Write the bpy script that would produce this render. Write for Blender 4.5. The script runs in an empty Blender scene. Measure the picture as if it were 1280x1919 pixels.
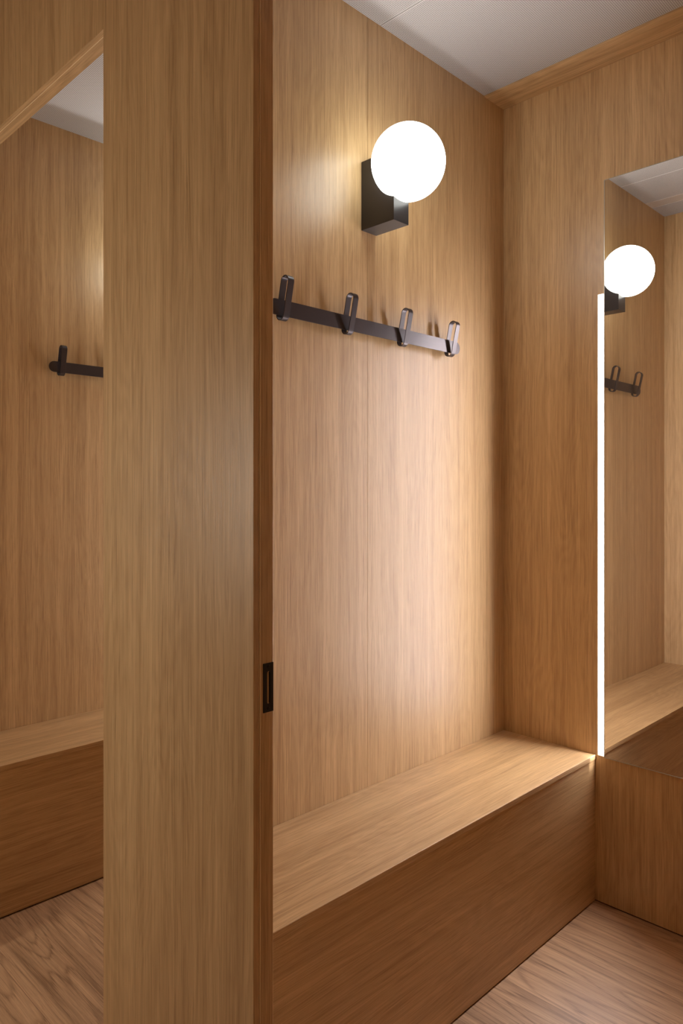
import bpy, bmesh, math
from mathutils import Vector, Matrix

scene = bpy.context.scene
COL = scene.collection

# ------------------------------------------------------------------ dimensions (metres)
EYE = 1.35
XP, XI = 0.7584, 0.801          # outer / inner face of the front wall with the doorways
XR = 2.292                      # right-hand wall
YB = 1.460                      # back wall of the near cubicle
YS = 1.492                      # other side of that wall
PITCH = 1.277                   # cubicle spacing
YN = YS - PITCH                 # near wall
YF = YB + PITCH                 # far cubicle back wall
YJ = 0.9662                     # jamb end of the near doorway
ZC = 2.737                      # ceiling
ZH = 2.357                      # door head
SEAT = 0.483

# ------------------------------------------------------------------ helpers
def box(bm, x0, x1, y0, y1, z0, z1, bev=0.0, mi=0, seg=2):
    t = bmesh.new()
    v = [t.verts.new((x, y, z)) for x in (x0, x1) for y in (y0, y1) for z in (z0, z1)]
    for f in ((0, 1, 3, 2), (4, 6, 7, 5), (0, 4, 5, 1), (2, 3, 7, 6), (0, 2, 6, 4), (1, 5, 7, 3)):
        t.faces.new([v[i] for i in f])
    bmesh.ops.recalc_face_normals(t, faces=t.faces)
    if bev:
        bmesh.ops.bevel(t, geom=list(t.edges), offset=bev, segments=seg, affect='EDGES', profile=0.5)
    for f in t.faces:
        f.material_index = mi
    me = bpy.data.meshes.new('tmp')
    t.to_mesh(me)
    t.free()
    bm.from_mesh(me)
    bpy.data.meshes.remove(me)

def prism(bm, pts, y0, y1, mi=0):
    """closed outline given in X,Z extruded along Y"""
    a = [bm.verts.new((x, y0, z)) for x, z in pts]
    b = [bm.verts.new((x, y1, z)) for x, z in pts]
    n = len(pts)
    fs = [bm.faces.new(a), bm.faces.new(b[::-1])]
    for i in range(n):
        fs.append(bm.faces.new((a[i], b[i], b[(i + 1) % n], a[(i + 1) % n])))
    for f in fs:
        f.material_index = mi
    bmesh.ops.recalc_face_normals(bm, faces=fs)

def obj(name, bm, mats, parent=None, smooth=False, loc=None):
    me = bpy.data.meshes.new(name)
    bmesh.ops.recalc_face_normals(bm, faces=bm.faces)
    bm.to_mesh(me)
    bm.free()
    for m in (mats if isinstance(mats, (list, tuple)) else [mats]):
        me.materials.append(m)
    if smooth:
        for p in me.polygons:
            p.use_smooth = True
    o = bpy.data.objects.new(name, me)
    COL.objects.link(o)
    if parent:
        o.parent = parent
    if loc:
        o.location = loc
    return o

def struct(name, bm, mats, label=None):
    o = obj(name, bm, mats)
    o['kind'] = 'structure'
    return o

def thing(name, label, cat, loc, group=None):
    o = bpy.data.objects.new(name, None)
    o.empty_display_size = 0.05
    COL.objects.link(o)
    o.location = loc
    o['label'] = label
    o['category'] = cat
    if group:
        o['group'] = group
    return o

def copy_thing(root, loc, label):
    r = root.copy()
    COL.objects.link(r)
    r.location = loc
    r['label'] = label
    for ch in list(root.children):
        c = ch.copy()
        COL.objects.link(c)
        c.parent = r
        for g in list(ch.children):
            d = g.copy()
            COL.objects.link(d)
            d.parent = c
    return r

# ------------------------------------------------------------------ materials
def new_mat(name):
    m = bpy.data.materials.new(name)
    m.use_nodes = True
    nt = m.node_tree
    nt.nodes.clear()
    out = nt.nodes.new('ShaderNodeOutputMaterial')
    return m, nt, out

def N(nt, kind, **kw):
    n = nt.nodes.new(kind)
    for k, v in kw.items():
        setattr(n, k, v)
    return n

def math_n(nt, op, a, b=None, clamp=False):
    n = N(nt, 'ShaderNodeMath', operation=op, use_clamp=clamp)
    for i, x in enumerate((a, b)):
        if x is None:
            continue
        if isinstance(x, (int, float)):
            n.inputs[i].default_value = x
        else:
            nt.links.new(x, n.inputs[i])
    return n.outputs[0]

def bsdf(nt, out, color=None, rough=0.5, metal=0.0, spec=0.5):
    b = N(nt, 'ShaderNodeBsdfPrincipled')
    b.inputs['Roughness'].default_value = rough
    b.inputs['Metallic'].default_value = metal
    b.inputs['Specular IOR Level'].default_value = spec
    if color:
        b.inputs['Base Color'].default_value = (*color, 1)
    nt.links.new(b.outputs[0], out.inputs[0])
    return b

def plain(name, color, rough=0.5, metal=0.0, spec=0.5):
    m, nt, out = new_mat(name)
    bsdf(nt, out, color, rough, metal, spec)
    return m

def wood(name, axis, dark, light, seed=0.0, contrast=1.0, figure=0.25, rough=0.37, planks=None, spec=0.65, ring=30.0,
         fine_scale=400.0, swirl=(5.0, 0.75), sharp=False):
    """oak with its grain along axis (0 x, 1 y, 2 z)"""
    m, nt, out = new_mat(name)
    L = nt.links.new
    tc = N(nt, 'ShaderNodeTexCoord')
    sep = N(nt, 'ShaderNodeSeparateXYZ')
    L(tc.outputs['Object'], sep.inputs[0])
    ax = [sep.outputs[i] for i in range(3)]
    along = ax[axis]
    oth = [ax[i] for i in range(3) if i != axis]
    tone = None
    if planks:
        w, x0, ln = planks
        u = math_n(nt, 'DIVIDE', math_n(nt, 'SUBTRACT', oth[0], x0), w)
        idx = math_n(nt, 'FLOOR', u)
        wn = N(nt, 'ShaderNodeTexWhiteNoise', noise_dimensions='1D')
        L(math_n(nt, 'ADD', idx, 7.3 + seed), wn.inputs['W'])
        off = math_n(nt, 'MULTIPLY', wn.outputs['Value'], 6.0)
        v = math_n(nt, 'DIVIDE', math_n(nt, 'ADD', along, off), ln)
        idv = math_n(nt, 'FLOOR', v)
        wn2 = N(nt, 'ShaderNodeTexWhiteNoise', noise_dimensions='2D')
        cmb = N(nt, 'ShaderNodeCombineXYZ')
        L(idx, cmb.inputs[0]); L(idv, cmb.inputs[1])
        L(cmb.outputs[0], wn2.inputs['Vector'])
        tone = wn2.outputs['Value']
        fu = math_n(nt, 'FRACT', u)
        eu = math_n(nt, 'MULTIPLY', math_n(nt, 'MINIMUM', fu, math_n(nt, 'SUBTRACT', 1.0, fu)), w)
        fv = math_n(nt, 'FRACT', v)
        ev = math_n(nt, 'MULTIPLY', math_n(nt, 'MINIMUM', fv, math_n(nt, 'SUBTRACT', 1.0, fv)), ln)
        edge = math_n(nt, 'LESS_THAN', math_n(nt, 'MINIMUM', eu, ev), 0.0006)
        along = math_n(nt, 'ADD', along, math_n(nt, 'MULTIPLY', tone, 37.0))
    wc = N(nt, 'ShaderNodeCombineXYZ')
    L(math_n(nt, 'MULTIPLY', oth[0], 9.0), wc.inputs[0])
    L(math_n(nt, 'MULTIPLY', oth[1], 9.0), wc.inputs[1])
    L(math_n(nt, 'ADD', math_n(nt, 'MULTIPLY', along, 1.6), seed), wc.inputs[2])
    wn_ = N(nt, 'ShaderNodeTexNoise')
    wn_.inputs['Scale'].default_value = 1.0
    wn_.inputs['Detail'].default_value = 2.0
    L(wc.outputs[0], wn_.inputs['Vector'])
    wv = math_n(nt, 'MULTIPLY', math_n(nt, 'SUBTRACT', wn_.outputs['Fac'], 0.5), 0.022)
    oth = [math_n(nt, 'ADD', o_, wv) for o_ in oth]
    def vec(sa, so, sh):
        c = N(nt, 'ShaderNodeCombineXYZ')
        L(math_n(nt, 'ADD', math_n(nt, 'MULTIPLY', oth[0], so), seed * 3.1 + sh), c.inputs[0])
        L(math_n(nt, 'ADD', math_n(nt, 'MULTIPLY', oth[1], so), seed * 1.7 + sh), c.inputs[1])
        L(math_n(nt, 'ADD', math_n(nt, 'MULTIPLY', along, sa), seed * 2.3 + sh), c.inputs[2])
        return c.outputs[0]
    def noise(v, detail=2.0, rough_=0.55, dist=0.0):
        n = N(nt, 'ShaderNodeTexNoise')
        n.inputs['Scale'].default_value = 1.0
        n.inputs['Detail'].default_value = detail
        n.inputs['Roughness'].default_value = rough_
        n.inputs['Distortion'].default_value = dist
        L(v, n.inputs['Vector'])
        return n.outputs['Fac']
    fine = noise(vec(5.0, fine_scale, 1.0), 4.0, 0.68)
    thin = noise(vec(3.2, fine_scale * 0.75, 31.0), 2.0, 0.5)
    pore = noise(vec(26.0, fine_scale * 1.9, 4.0), 1.0)
    band = noise(vec(0.4, 48.0, 9.0), 3.0, 0.5)
    broad = noise(vec(0.35, 6.0, 15.0), 2.0)
    swl = noise(vec(swirl[1], swirl[0], 21.0), 3.0, 0.42)
    rings = math_n(nt, 'SINE', math_n(nt, 'ADD', math_n(nt, 'MULTIPLY', swl, ring * 6.2832),
                                      math_n(nt, 'MULTIPLY', fine, 2.2)))
    # sum of terms around 0.5
    def term(x, amt, mid=0.5):
        return math_n(nt, 'MULTIPLY', math_n(nt, 'SUBTRACT', x, mid), amt)
    s = math_n(nt, 'ADD', 0.5, term(fine, 1.6 * contrast))
    s = math_n(nt, 'ADD', s, term(band, 0.9 * contrast))
    s = math_n(nt, 'ADD', s, term(broad, 0.55 * contrast))
    if sharp:
        ln_ = math_n(nt, 'POWER', math_n(nt, 'SUBTRACT', 1.0, math_n(nt, 'ABSOLUTE', rings)), 3.5)
        s = math_n(nt, 'SUBTRACT', s, math_n(nt, 'MULTIPLY', ln_, figure))
    else:
        s = math_n(nt, 'ADD', s, term(rings, 0.5 * figure, 0.0))
    tl = math_n(nt, 'MULTIPLY', math_n(nt, 'SUBTRACT', thin, 0.56), 7.0, clamp=True)
    s = math_n(nt, 'SUBTRACT', s, math_n(nt, 'MULTIPLY', tl, 0.26 * contrast))
    s = math_n(nt, 'ADD', s, 0.08)
    pm = math_n(nt, 'MULTIPLY', math_n(nt, 'SUBTRACT', pore, 0.60, ), 5.0, clamp=True)
    s = math_n(nt, 'SUBTRACT', s, math_n(nt, 'MULTIPLY', pm, 0.35 * contrast))
    if tone is not None:
        s = math_n(nt, 'ADD', s, term(tone, 0.35))
    s = math_n(nt, 'ADD', s, 0.0, clamp=True)
    mix = N(nt, 'ShaderNodeMix', data_type='RGBA')
    L(s, mix.inputs[0])
    mix.inputs[6].default_value = (*dark, 1)
    mix.inputs[7].default_value = (*light, 1)
    col = mix.outputs[2]
    if planks:
        mx = N(nt, 'ShaderNodeMix', data_type='RGBA')
        L(edge, mx.inputs[0])
        L(col, mx.inputs[6])
        mx.inputs[7].default_value = (dark[0] * 0.7, dark[1] * 0.65, dark[2] * 0.6, 1)
        col = mx.outputs[2]
    b = bsdf(nt, out, None, rough, 0.0, spec)
    L(col, b.inputs['Base Color'])
    rg = math_n(nt, 'ADD', rough, term(fine, 0.18))
    L(rg, b.inputs['Roughness'])
    bump = N(nt, 'ShaderNodeBump')
    bump.inputs['Strength'].default_value = 0.35
    bump.inputs['Distance'].default_value = 0.0006
    L(math_n(nt, 'SUBTRACT', fine, math_n(nt, 'MULTIPLY', pm, 0.5)), bump.inputs['Height'])
    L(bump.outputs[0], b.inputs['Normal'])
    return m

OAK_D = (0.335, 0.196, 0.084)
OAK_L = (0.680, 0.466, 0.240)
WZ = wood('oak_veneer_upright', 2, OAK_D, OAK_L, 0.0, figure=0.08)
WZ2 = wood('oak_veneer_upright_side', 2, OAK_D, OAK_L, 5.0, figure=0.12)
WX = wood('oak_veneer_seat', 0, OAK_D, OAK_L, 2.0, figure=0.12)
WXF = wood('oak_veneer_bench_front', 0, OAK_D, OAK_L, 3.0, figure=0.12)
WY = wood('oak_veneer_soffit', 1, OAK_D, OAK_L, 4.0, figure=0.2)
FLOOR = wood('oak_floor_boards', 1, (0.245, 0.135, 0.066), (0.72, 0.455, 0.255), 8.0, contrast=0.75, figure=0.42,
             rough=0.45, planks=(0.24, 1.027, 4.3), ring=14.0, fine_scale=330.0, swirl=(4.2, 0.42), sharp=True)
PALE = plain('pale_oak_edge', (0.92, 0.76, 0.50), 0.35)
DARK = plain('shadow_gap_black', (0.012, 0.010, 0.009), 0.8, 0, 0.1)
PLASTER = plain('white_painted_board', (0.72, 0.70, 0.67), 0.7)
BLACK = plain('satin_black_metal', (0.030, 0.028, 0.030), 0.30, 0.25, 0.6)
BRONZE = plain('dark_bronze_powder_coat', (0.055, 0.044, 0.048), 0.33, 0.45, 0.5)
IRON = plain('black_iron', (0.018, 0.014, 0.013), 0.5, 0.5, 0.4)
BRASS = plain('worn_brass', (0.30, 0.20, 0.09), 0.5, 0.6, 0.5)
ALU = plain('anodised_aluminium', (0.62, 0.62, 0.63), 0.35, 0.9)
CHANNEL = plain('white_channel', (0.80, 0.78, 0.78), 0.8, 0, 0.1)
GLASSEDGE = plain('polished_glass_edge', (0.50, 0.52, 0.49), 0.25, 0.3, 0.6)
MIRROR = plain('mirror_silver', (0.80, 0.775, 0.745), 0.0, 1.0)
STRIP = plain('plain_ceiling_metal', (0.62, 0.60, 0.58), 0.32, 0.4)

SEAMS = (1.623, 1.311, 0.999)
def perforated(name, seams):
    m, nt, out = new_mat(name)
    L = nt.links.new
    tc = N(nt, 'ShaderNodeTexCoord')
    sep = N(nt, 'ShaderNodeSeparateXYZ')
    L(tc.outputs['Object'], sep.inputs[0])
    P = 0.0055
    d = []
    for i in (0, 1):
        f = math_n(nt, 'SUBTRACT', math_n(nt, 'FRACT', math_n(nt, 'DIVIDE', sep.outputs[i], P)), 0.5)
        d.append(math_n(nt, 'MULTIPLY', f, f))
    r = math_n(nt, 'SQRT', math_n(nt, 'ADD', d[0], d[1]))
    hole = math_n(nt, 'LESS_THAN', r, 0.245)
    keep = None
    for sx in seams:
        k = math_n(nt, 'GREATER_THAN', math_n(nt, 'ABSOLUTE', math_n(nt, 'SUBTRACT', sep.outputs[0], sx)), 0.0042)
        keep = k if keep is None else math_n(nt, 'MULTIPLY', keep, k)
    hole = math_n(nt, 'MULTIPLY', hole, keep)
    mix = N(nt, 'ShaderNodeMix', data_type='RGBA')
    L(hole, mix.inputs[0])
    mix.inputs[6].default_value = (0.52, 0.508, 0.505, 1)
    mix.inputs[7].default_value = (0.035, 0.028, 0.026, 1)
    b = bsdf(nt, out, None, 0.45, 0.0, 0.4)
    L(mix.outputs[2], b.inputs['Base Color'])
    return m
PERF = perforated('perforated_white_metal', SEAMS + (2.169,))
PERF_FAR = perforated('perforated_white_metal_plain', (2.169,))

def glow(name, color, strength, through=0.0):
    m, nt, out = new_mat(name)
    e = N(nt, 'ShaderNodeEmission')
    e.inputs[0].default_value = (*color, 1)
    e.inputs[1].default_value = strength
    if through:
        t = N(nt, 'ShaderNodeBsdfTransparent')
        mx = N(nt, 'ShaderNodeMixShader')
        mx.inputs[0].default_value = through
        nt.links.new(e.outputs[0], mx.inputs[1])
        nt.links.new(t.outputs[0], mx.inputs[2])
        nt.links.new(mx.outputs[0], out.inputs[0])
    else:
        nt.links.new(e.outputs[0], out.inputs[0])
    return m
GLOBE = glow('opal_glass_lit', (0.98, 1.0, 0.93), 10.0, 0.58)
LED = glow('led_diffuser_lit', (1.0, 0.94, 0.96), 178.0)
LED_DIM = glow('led_diffuser_dimmed', (1.0, 0.94, 0.92), 120.0)
PANEL = glow('added_fill_panel_lit', (1.0, 0.90, 0.77), 13.8)  # glow of the added corridor panel

# ------------------------------------------------------------------ setting
bm = bmesh.new()
box(bm, -0.74, 2.42, -1.4, 3.7, -0.03, 0.0)
struct('floor', bm, FLOOR)

bm = bmesh.new()
edges = (XI, 0.9583, 1.0363, 1.311, 1.623, 2.169)
g = 0.0007
for i in range(5):
    box(bm, edges[i] + g, edges[i + 1] - g, YN, YB, ZC, ZC + 0.012, 0.0010, 1 if i == 1 else 0, 1)
box(bm, XI, 2.169, YS, YF, ZC, ZC + 0.012, 0.0010, 3, 1)
box(bm, XI, XR, YN, YF, ZC + 0.013, ZC + 0.03, 0, 2)
struct('ceiling', bm, [PERF, STRIP, STRIP, PERF_FAR])

for nm, y0, y1 in (('trim_1', YN, YB), ('trim_2', YS, YF)):
    bm = bmesh.new()
    box(bm, 2.1695, XR, y0, y1, ZC - 0.004, ZC + 0.0125, 0.0006)
    struct(nm, bm, WY)

bm = bmesh.new()
box(bm, XI, 1.56785, YB, YS, 0.0, ZC + 0.03, 0.0003)
box(bm, 1.56875, XR, YB, YS, 0.0, ZC + 0.03, 0.0003)
box(bm, XI, XR, YB + 0.004, YS - 0.004, 0.0, ZC + 0.03, 0, 1)
struct('wall_back', bm, [WZ, DARK])

bm = bmesh.new()
SZ0, SZ1 = SEAT + 0.0005, 1.994          # slots for the light bars
cuts = []
for c in (1.0915, 1.0915 + PITCH):
    cuts.append((c - 0.0106, c + 0.0106))
y = YN
for a, b in cuts:
    box(bm, XR, XR + 0.005, y, a, 0.005, ZC + 0.03)
    box(bm, XR, XR + 0.005, a, b, 0.005, SZ0)
    box(bm, XR, XR + 0.005, a, b, SZ1, ZC + 0.03)
    y = b
box(bm, XR, XR + 0.005, y, YF, 0.005, ZC + 0.03)
box(bm, XR + 0.005, XR + 0.045, YN, YF, 0.0, ZC + 0.03, 0, 1)
struct('wall_right', bm, [WZ2, DARK])

bm = bmesh.new()
box(bm, XI, XR, YF, YF + 0.032, 0.0, ZC + 0.03)
struct('wall_far', bm, WZ)
bm = bmesh.new()
box(bm, XI, XR, YN - 0.032, YN, 0.0, ZC + 0.03)
struct('wall_near', bm, WZ)

# front wall with the two doorways: facing board, pale edge line, core board
XM0, XM1 = 0.7712, 0.7725
bm = bmesh.new()
def pier(y0, y1, z0, z1, mi):
    box(bm, XP, XM0, y0, y1, z0, z1, 0.0006, mi)
    box(bm, XM1, XI, y0, y1, z0, z1, 0.0008, mi)
for y0, y1 in ((-1.4, YN), (YJ, YS), (YS + YJ - YN, 3.7)):
    pier(y0, y1, 0.0, ZC + 0.03, 0)
    box(bm, XM0, XM1, y0 - 0.0008, y1 + 0.0008, 0.0, ZC + 0.03, 0, 2)
for y0, y1 in ((YN, YJ), (YS, YS + YJ - YN)):
    pier(y0, y1, ZH, ZC + 0.03, 0)
    box(bm, XP + 0.0008, XM0, y0, y1, ZH - 0.0005, ZH + 0.02, 0, 1)
    box(bm, XM1, XI - 0.0008, y0, y1, ZH - 0.0005, ZH + 0.02, 0, 1)
    box(bm, XM0, XM1, y0, y1, ZH - 0.0013, ZH + 0.05, 0, 2)
struct('wall_front', bm, [WZ2, WY, PALE])

bm = bmesh.new()
box(bm, -0.74, -0.70, -1.4, 3.7, 0.0, ZC + 0.03)
struct('wall_corridor', bm, WZ)
bm = bmesh.new()
box(bm, -0.70, XP, -1.44, -1.4, 0.0, ZC + 0.03)
struct('wall_corridor_near', bm, WZ)
bm = bmesh.new()
box(bm, -0.70, XP, 3.7, 3.74, 0.0, ZC + 0.03)
struct('wall_corridor_far', bm, WZ)
bm = bmesh.new()
box(bm, -0.70, XP, -1.4, 3.7, ZC + 0.03, ZC + 0.06)
struct('ceiling_corridor', bm, WY)

# ------------------------------------------------------------------ bench
def make_bench():
    L_ = XR - XI - 0.001
    t = thing('bench', 'oak veneered built-in bench under the near coat rack, right end at the light bar', 'bench',
              (XI, YB, 0), 'changing cubicle benches')
    bm = bmesh.new()
    box(bm, 0.0005, L_, -0.3515, -0.001, 0.467, SEAT, 0.0012)
    obj('seat_board', bm, WX, t)
    bm = bmesh.new()
    box(bm, 0.0005, L_, -0.3495, -0.330, 0.005, 0.4665, 0.0006)
    obj('front_panel', bm, WXF, t)
    bm = bmesh.new()
    box(bm, 0.0005, L_, -0.3435, -0.32, 0.0, 0.06)
    obj('plinth', bm, DARK, t)
    return t
bench = make_bench()
copy_thing(bench, (XI, YF, 0), 'dimly lit oak bench in the far cubicle, seen through the left doorway')

# ------------------------------------------------------------------ coat rack
RX, RZ = 1.5735, 1.8177          # middle of the bar
def make_rack():
    t = thing('coat_rack', 'dark bronze coat rack with four loop hooks below the round wall lamp', 'coat rack',
              (RX, YB, RZ), 'cubicle coat racks')
    bm = bmesh.new()
    hl, r = 0.4035, 0.0203
    pts = []
    for k in range(17):
        a = -math.pi / 2 + math.pi * k / 16
        pts.append((hl - r + r * math.cos(a), r * math.sin(a)))
    for k in range(17):
        a = math.pi / 2 + math.pi * k / 16
        pts.append((-hl + r + r * math.cos(a), r * math.sin(a)))
    prism(bm, pts, -0.0340, -0.0310)
    obj('bar', bm, BRONZE, t)
    for sx in (-0.237, 0.237):
        bm = bmesh.new()
        bmesh.ops.create_cone(bm, cap_ends=True, segments=24, radius1=0.008, radius2=0.008, depth=0.0314,
                              matrix=Matrix.Translation((sx, -0.0151, 0)) @ Matrix.Rotation(math.pi / 2, 4, 'X'))
        obj('spacer', bm, BRONZE, t)
    # loop hooks: flat strip bent to a slim oval, its top leaning out from the wall
    uy, uz = -0.2116, 0.9773
    cy, cz = 1.4218 - YB, 1.8422 - RZ
    half, R, th, w = 0.0420, 0.0152, 0.0022, 0.0200
    prof = []
    n = 20
    for k in range(n + 1):
        a = math.pi * k / n
        prof.append((math.cos(a), math.sin(a), 1))
    for k in range(n + 1):
        a = math.pi + math.pi * k / n
        prof.append((math.cos(a), math.sin(a), -1))
    for i in range(4):
        xc = 1.218 + 0.2369 * i - RX + 0.0003
        bm = bmesh.new()
        rings = []
        b = 0.0005
        for c, s, e in prof:
            sect = []
            for px, rr in ((-w / 2, R - b), (-w / 2 + b, R), (w / 2 - b, R), (w / 2, R - b),
                           (w / 2, R - th + b), (w / 2 - b, R - th), (-w / 2 + b, R - th), (-w / 2, R - th + b)):
                p = rr * c                     # across
                q = e * half + rr * s          # along
                y = cy + uy * q + uz * p
                z = cz + uz * q - uy * p
                sect.append(bm.verts.new((xc + px, y, z)))
            rings.append(sect)
        for k in range(len(rings)):
            A, B = rings[k], rings[(k + 1) % len(rings)]
            for j in range(8):
                bm.faces.new((A[j], A[(j + 1) % 8], B[(j + 1) % 8], B[j]))
        o = obj('hook', bm, BRONZE, t)
        for p_ in o.data.polygons:
            p_.use_smooth = p_.area > 0
        o.data.set_sharp_from_angle(angle=math.radians(35))
    return t
rack = make_rack()
copy_thing(rack, (RX - 0.012, YF, RZ), 'coat rack on the far cubicle wall, its rounded left end and one hook showing')

# ------------------------------------------------------------------ wall lamp
LX, LZ = 1.573, 2.266
GR = 0.1035
def make_lamp(label, y_wall, bulb_y, plate_y, plate_z, power=5.0):
    t = thing('wall_lamp', label, 'lamp', (LX, y_wall, LZ), 'cubicle wall lamps')
    bm = bmesh.new()
    box(bm, -0.0320, 0.0325, -0.1247, -0.0005, -0.160, 0.0385, 0.0007)
    obj('mounting_box', bm, BLACK, t)
    bm = bmesh.new()
    bmesh.ops.create_uvsphere(bm, u_segments=96, v_segments=64, radius=GR,
                              matrix=Matrix.Translation((0, -0.1504, 0)))
    gl = obj('globe_shade', bm, GLOBE, t, smooth=True)
    gl['label'] = 'glowing white opal glass globe'
    bm = bmesh.new()
    box(bm, -0.054, 0.054, plate_y, plate_y + 0.001, 0.0, plate_z)  # added plate: blocks the bulb to shade the ceiling along the wall
    obj('added_shadow_plate', bm, PLASTER, t)
    ld = bpy.data.lights.new('lamp_bulb', 'POINT')
    ld.energy = power
    ld.shadow_soft_size = 0.0012
    ld.color = (1.0, 0.97, 0.95)
    lo = bpy.data.objects.new('lamp_bulb', ld)
    COL.objects.link(lo)
    lo.parent = t
    lo.location = (0, bulb_y, 0.046)
    return t
make_lamp('black box wall lamp with a glowing white globe above the coat rack', YB, -0.135, -0.1297, 0.075)
make_lamp('wall lamp of the far cubicle behind the front wall, its glow beside the left doorway',
          YF, -0.190, -0.1870, 0.075, 8.5)

# ------------------------------------------------------------------ mirror and light bar
t = thing('mirror', 'tall frameless wall mirror reflecting the wall lamp, at the right edge of the picture', 'mirror',
          (XR, YN + 0.03, 0.4810), None)
MW, MH, ED = 1.0780 - YN - 0.03, 2.362 - 0.4810, 0.0022
bm = bmesh.new()
box(bm, -0.0060, -0.0002, ED, MW - ED, ED, MH - ED)
obj('glass', bm, MIRROR, t)
bm = bmesh.new()
for y0, y1, z0, z1 in ((0, MW, 0, ED), (0, MW, MH - ED, MH), (0, ED, ED, MH - ED), (MW - ED, MW, ED, MH - ED)):
    box(bm, -0.0062, -0.0001, y0, y1, z0, z1, 0.0004, 0, 1)
eo = obj('polished_edge', bm, GLASSEDGE, t)
eo['label'] = 'pale polished glass edge'
copy_thing(t, (XR, YN + 0.03 + PITCH, 0.4810), 'wall mirror of the far cubicle, out of sight behind the front wall')

t = thing('light_bar', 'bright white vertical light strip along the left edge of the mirror', 'light', (XR, 1.0915, SEAT))
bm = bmesh.new()
Hh = 1.994 - SEAT
box(bm, 0.0042, 0.0049, -0.0105, 0.0105, 0.0006, Hh - 0.0002)
box(bm, 0.0006, 0.0042, -0.0105, -0.0099, 0.0006, Hh - 0.0002)
box(bm, 0.0006, 0.0042, 0.0099, 0.0105, 0.0006, Hh - 0.0002)
obj('housing', bm, CHANNEL, t)
bm = bmesh.new()
box(bm, 0.0032, 0.0042, -0.0099, 0.0099, 0.0010, Hh - 0.0006)
obj('diffuser', bm, LED, t)
far = copy_thing(t, (XR, 1.0915 + PITCH, SEAT), 'light strip of the far cubicle, out of sight behind the front wall')
for ch in far.children:
    if ch.name.startswith('diffuser'):
        ch.data = ch.data.copy()
        ch.data.materials[0] = LED_DIM

# ------------------------------------------------------------------ strike plate on the jamb
PX0, PX1, PZ0, PZ1 = 0.7788, 0.8004, 0.9748, 1.058
t = thing('strike_plate', 'small black latch strike plate let into the door jamb edge', 'strike plate',
          ((PX0 + PX1) / 2, YJ, (PZ0 + PZ1) / 2))
bm = bmesh.new()
hx, hz = (PX1 - PX0) / 2, (PZ1 - PZ0) / 2
sr, sh = 0.0033, 0.0275 - 0.0033
outer, inner = [], []
n = 12
for k in range(n + 1):
    a = math.pi * k / n
    inner.append((0.0003 + sr * math.cos(a), sh + sr * math.sin(a)))
for k in range(n + 1):
    a = math.pi + math.pi * k / n
    inner.append((0.0003 + sr * math.cos(a), -sh + sr * math.sin(a)))
for x, z in inner:
    dx, dz = x, z
    f = min(hx / max(abs(dx), 1e-6), hz / max(abs(dz), 1e-6))
    outer.append((max(-hx, min(hx, dx * f)), max(-hz, min(hz, dz * f))))
# make sure the four corners are on the outline
def near(cx, cz_):
    i = min(range(len(outer)), key=lambda j: (outer[j][0] - cx) ** 2 + (outer[j][1] - cz_) ** 2)
    outer[i] = (cx, cz_)
for cx in (-hx, hx):
    for cz_ in (-hz, hz):
        near(cx, cz_)
def ringverts(pts, y):
    return [bm.verts.new((x, y, z)) for x, z in pts]
o0, i0 = ringverts(outer, -0.0014), ringverts(inner, -0.0014)
o1, i1 = ringverts(outer, -0.0001), ringverts(inner, -0.0001)
m_ = len(outer)
for k in range(m_):
    q = (k + 1) % m_
    bm.faces.new((o0[k], o0[q], i0[q], i0[k]))
    bm.faces.new((o1[k], i1[k], i1[q], o1[q]))
    bm.faces.new((o0[k], o1[k], o1[q], o0[q]))
    bm.faces.new((i0[k], i0[q], i1[q], i1[k]))
obj('plate', bm, IRON, t)
bm = bmesh.new()
box(bm, -0.0030, 0.0012, -0.0006, -0.00005, -sh - 0.002, sh + 0.002)
po = obj('latch_slot', bm, BRASS, t)
po['label'] = 'brassy latch slot'
bm = bmesh.new()
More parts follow.
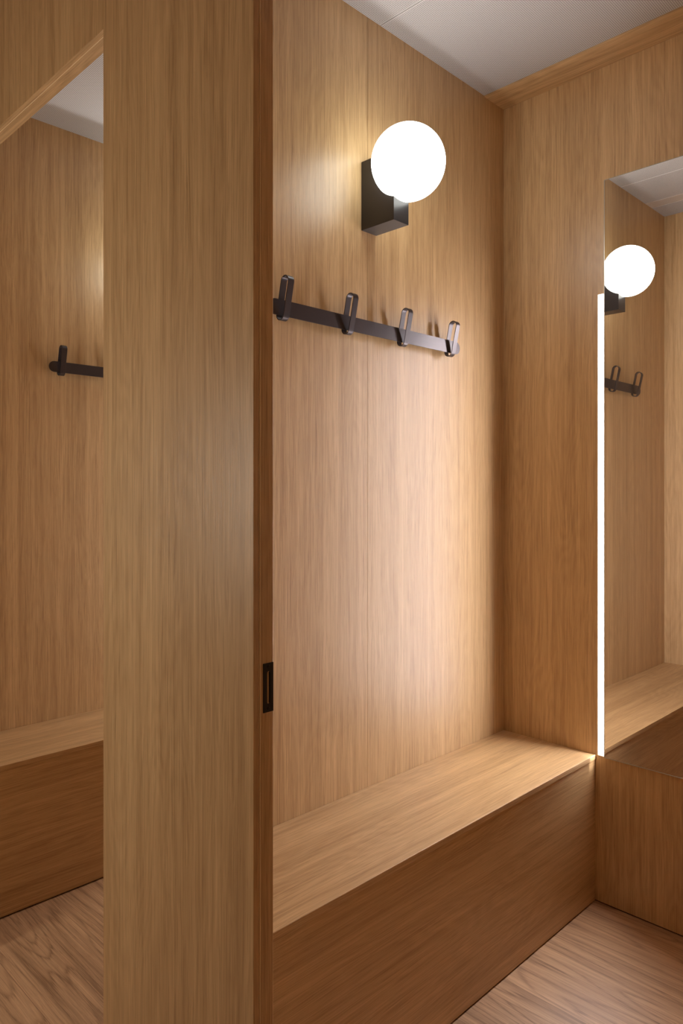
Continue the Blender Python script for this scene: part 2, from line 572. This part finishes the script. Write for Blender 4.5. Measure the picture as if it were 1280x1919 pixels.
box(bm, 0.0012, 0.0036, -0.0005, -0.00005, -sh - 0.002, sh + 0.002)  # flat black insert, painted-in shade on the right side of the slot
obj('slot_shade', bm, DARK, t)
for sz in (-0.0355, 0.0355):
    bm = bmesh.new()
    bmesh.ops.create_cone(bm, cap_ends=True, segments=20, radius1=0.0026, radius2=0.0020, depth=0.0008,
                          matrix=Matrix.Translation((0.0003, -0.0017, sz)) @ Matrix.Rotation(math.pi / 2, 4, 'X'))
    box(bm, -0.0014, 0.0020, -0.0022, -0.0019, sz - 0.0002, sz + 0.0002)
    obj('screw', bm, IRON, t)

# ------------------------------------------------------------------ added corridor light panel, out of view, to brighten the front wall
t = thing('added_fill_light', 'added light panel on the corridor wall behind the camera, brightening the front wall', 'light', (-0.70, 2.05, 1.37))
bm = bmesh.new()
box(bm, 0.0, 0.03, -0.28, 0.28, -0.28, 0.28, 0.002)
obj('frame', bm, ALU, t)
bm = bmesh.new()
box(bm, 0.0302, 0.034, -0.27, 0.27, -0.27, 0.27)
obj('diffuser', bm, PANEL, t)

# ------------------------------------------------------------------ world, camera, view
w = bpy.data.worlds.new('World')
scene.world = w
w.use_nodes = True
w.node_tree.nodes['Background'].inputs[0].default_value = (0.0, 0.0, 0.0, 1)

cd = bpy.data.cameras.new('Camera')
cam = bpy.data.objects.new('Camera', cd)
COL.objects.link(cam)
cam.location = (0, 0, EYE)
cam.rotation_euler = (math.pi / 2, 0, math.radians(-45))
cd.sensor_fit = 'HORIZONTAL'
cd.sensor_width = 36.0
cd.lens = 1369.5 / 1280 * 36.0
cd.shift_y = -39.5 / 1280
cd.clip_start = 0.01
scene.camera = cam

vs = scene.view_settings
vs.view_transform = 'Standard'
vs.look = 'None'
vs.gamma = 1.0
vs.exposure = 0.0
vs.use_curve_mapping = False
cy = scene.cycles
cy.use_denoising = True
cy.max_bounces = 16
cy.diffuse_bounces = 8
cy.glossy_bounces = 6
cy.sample_clamp_indirect = 6.0
cy.sample_clamp_direct = 12.0
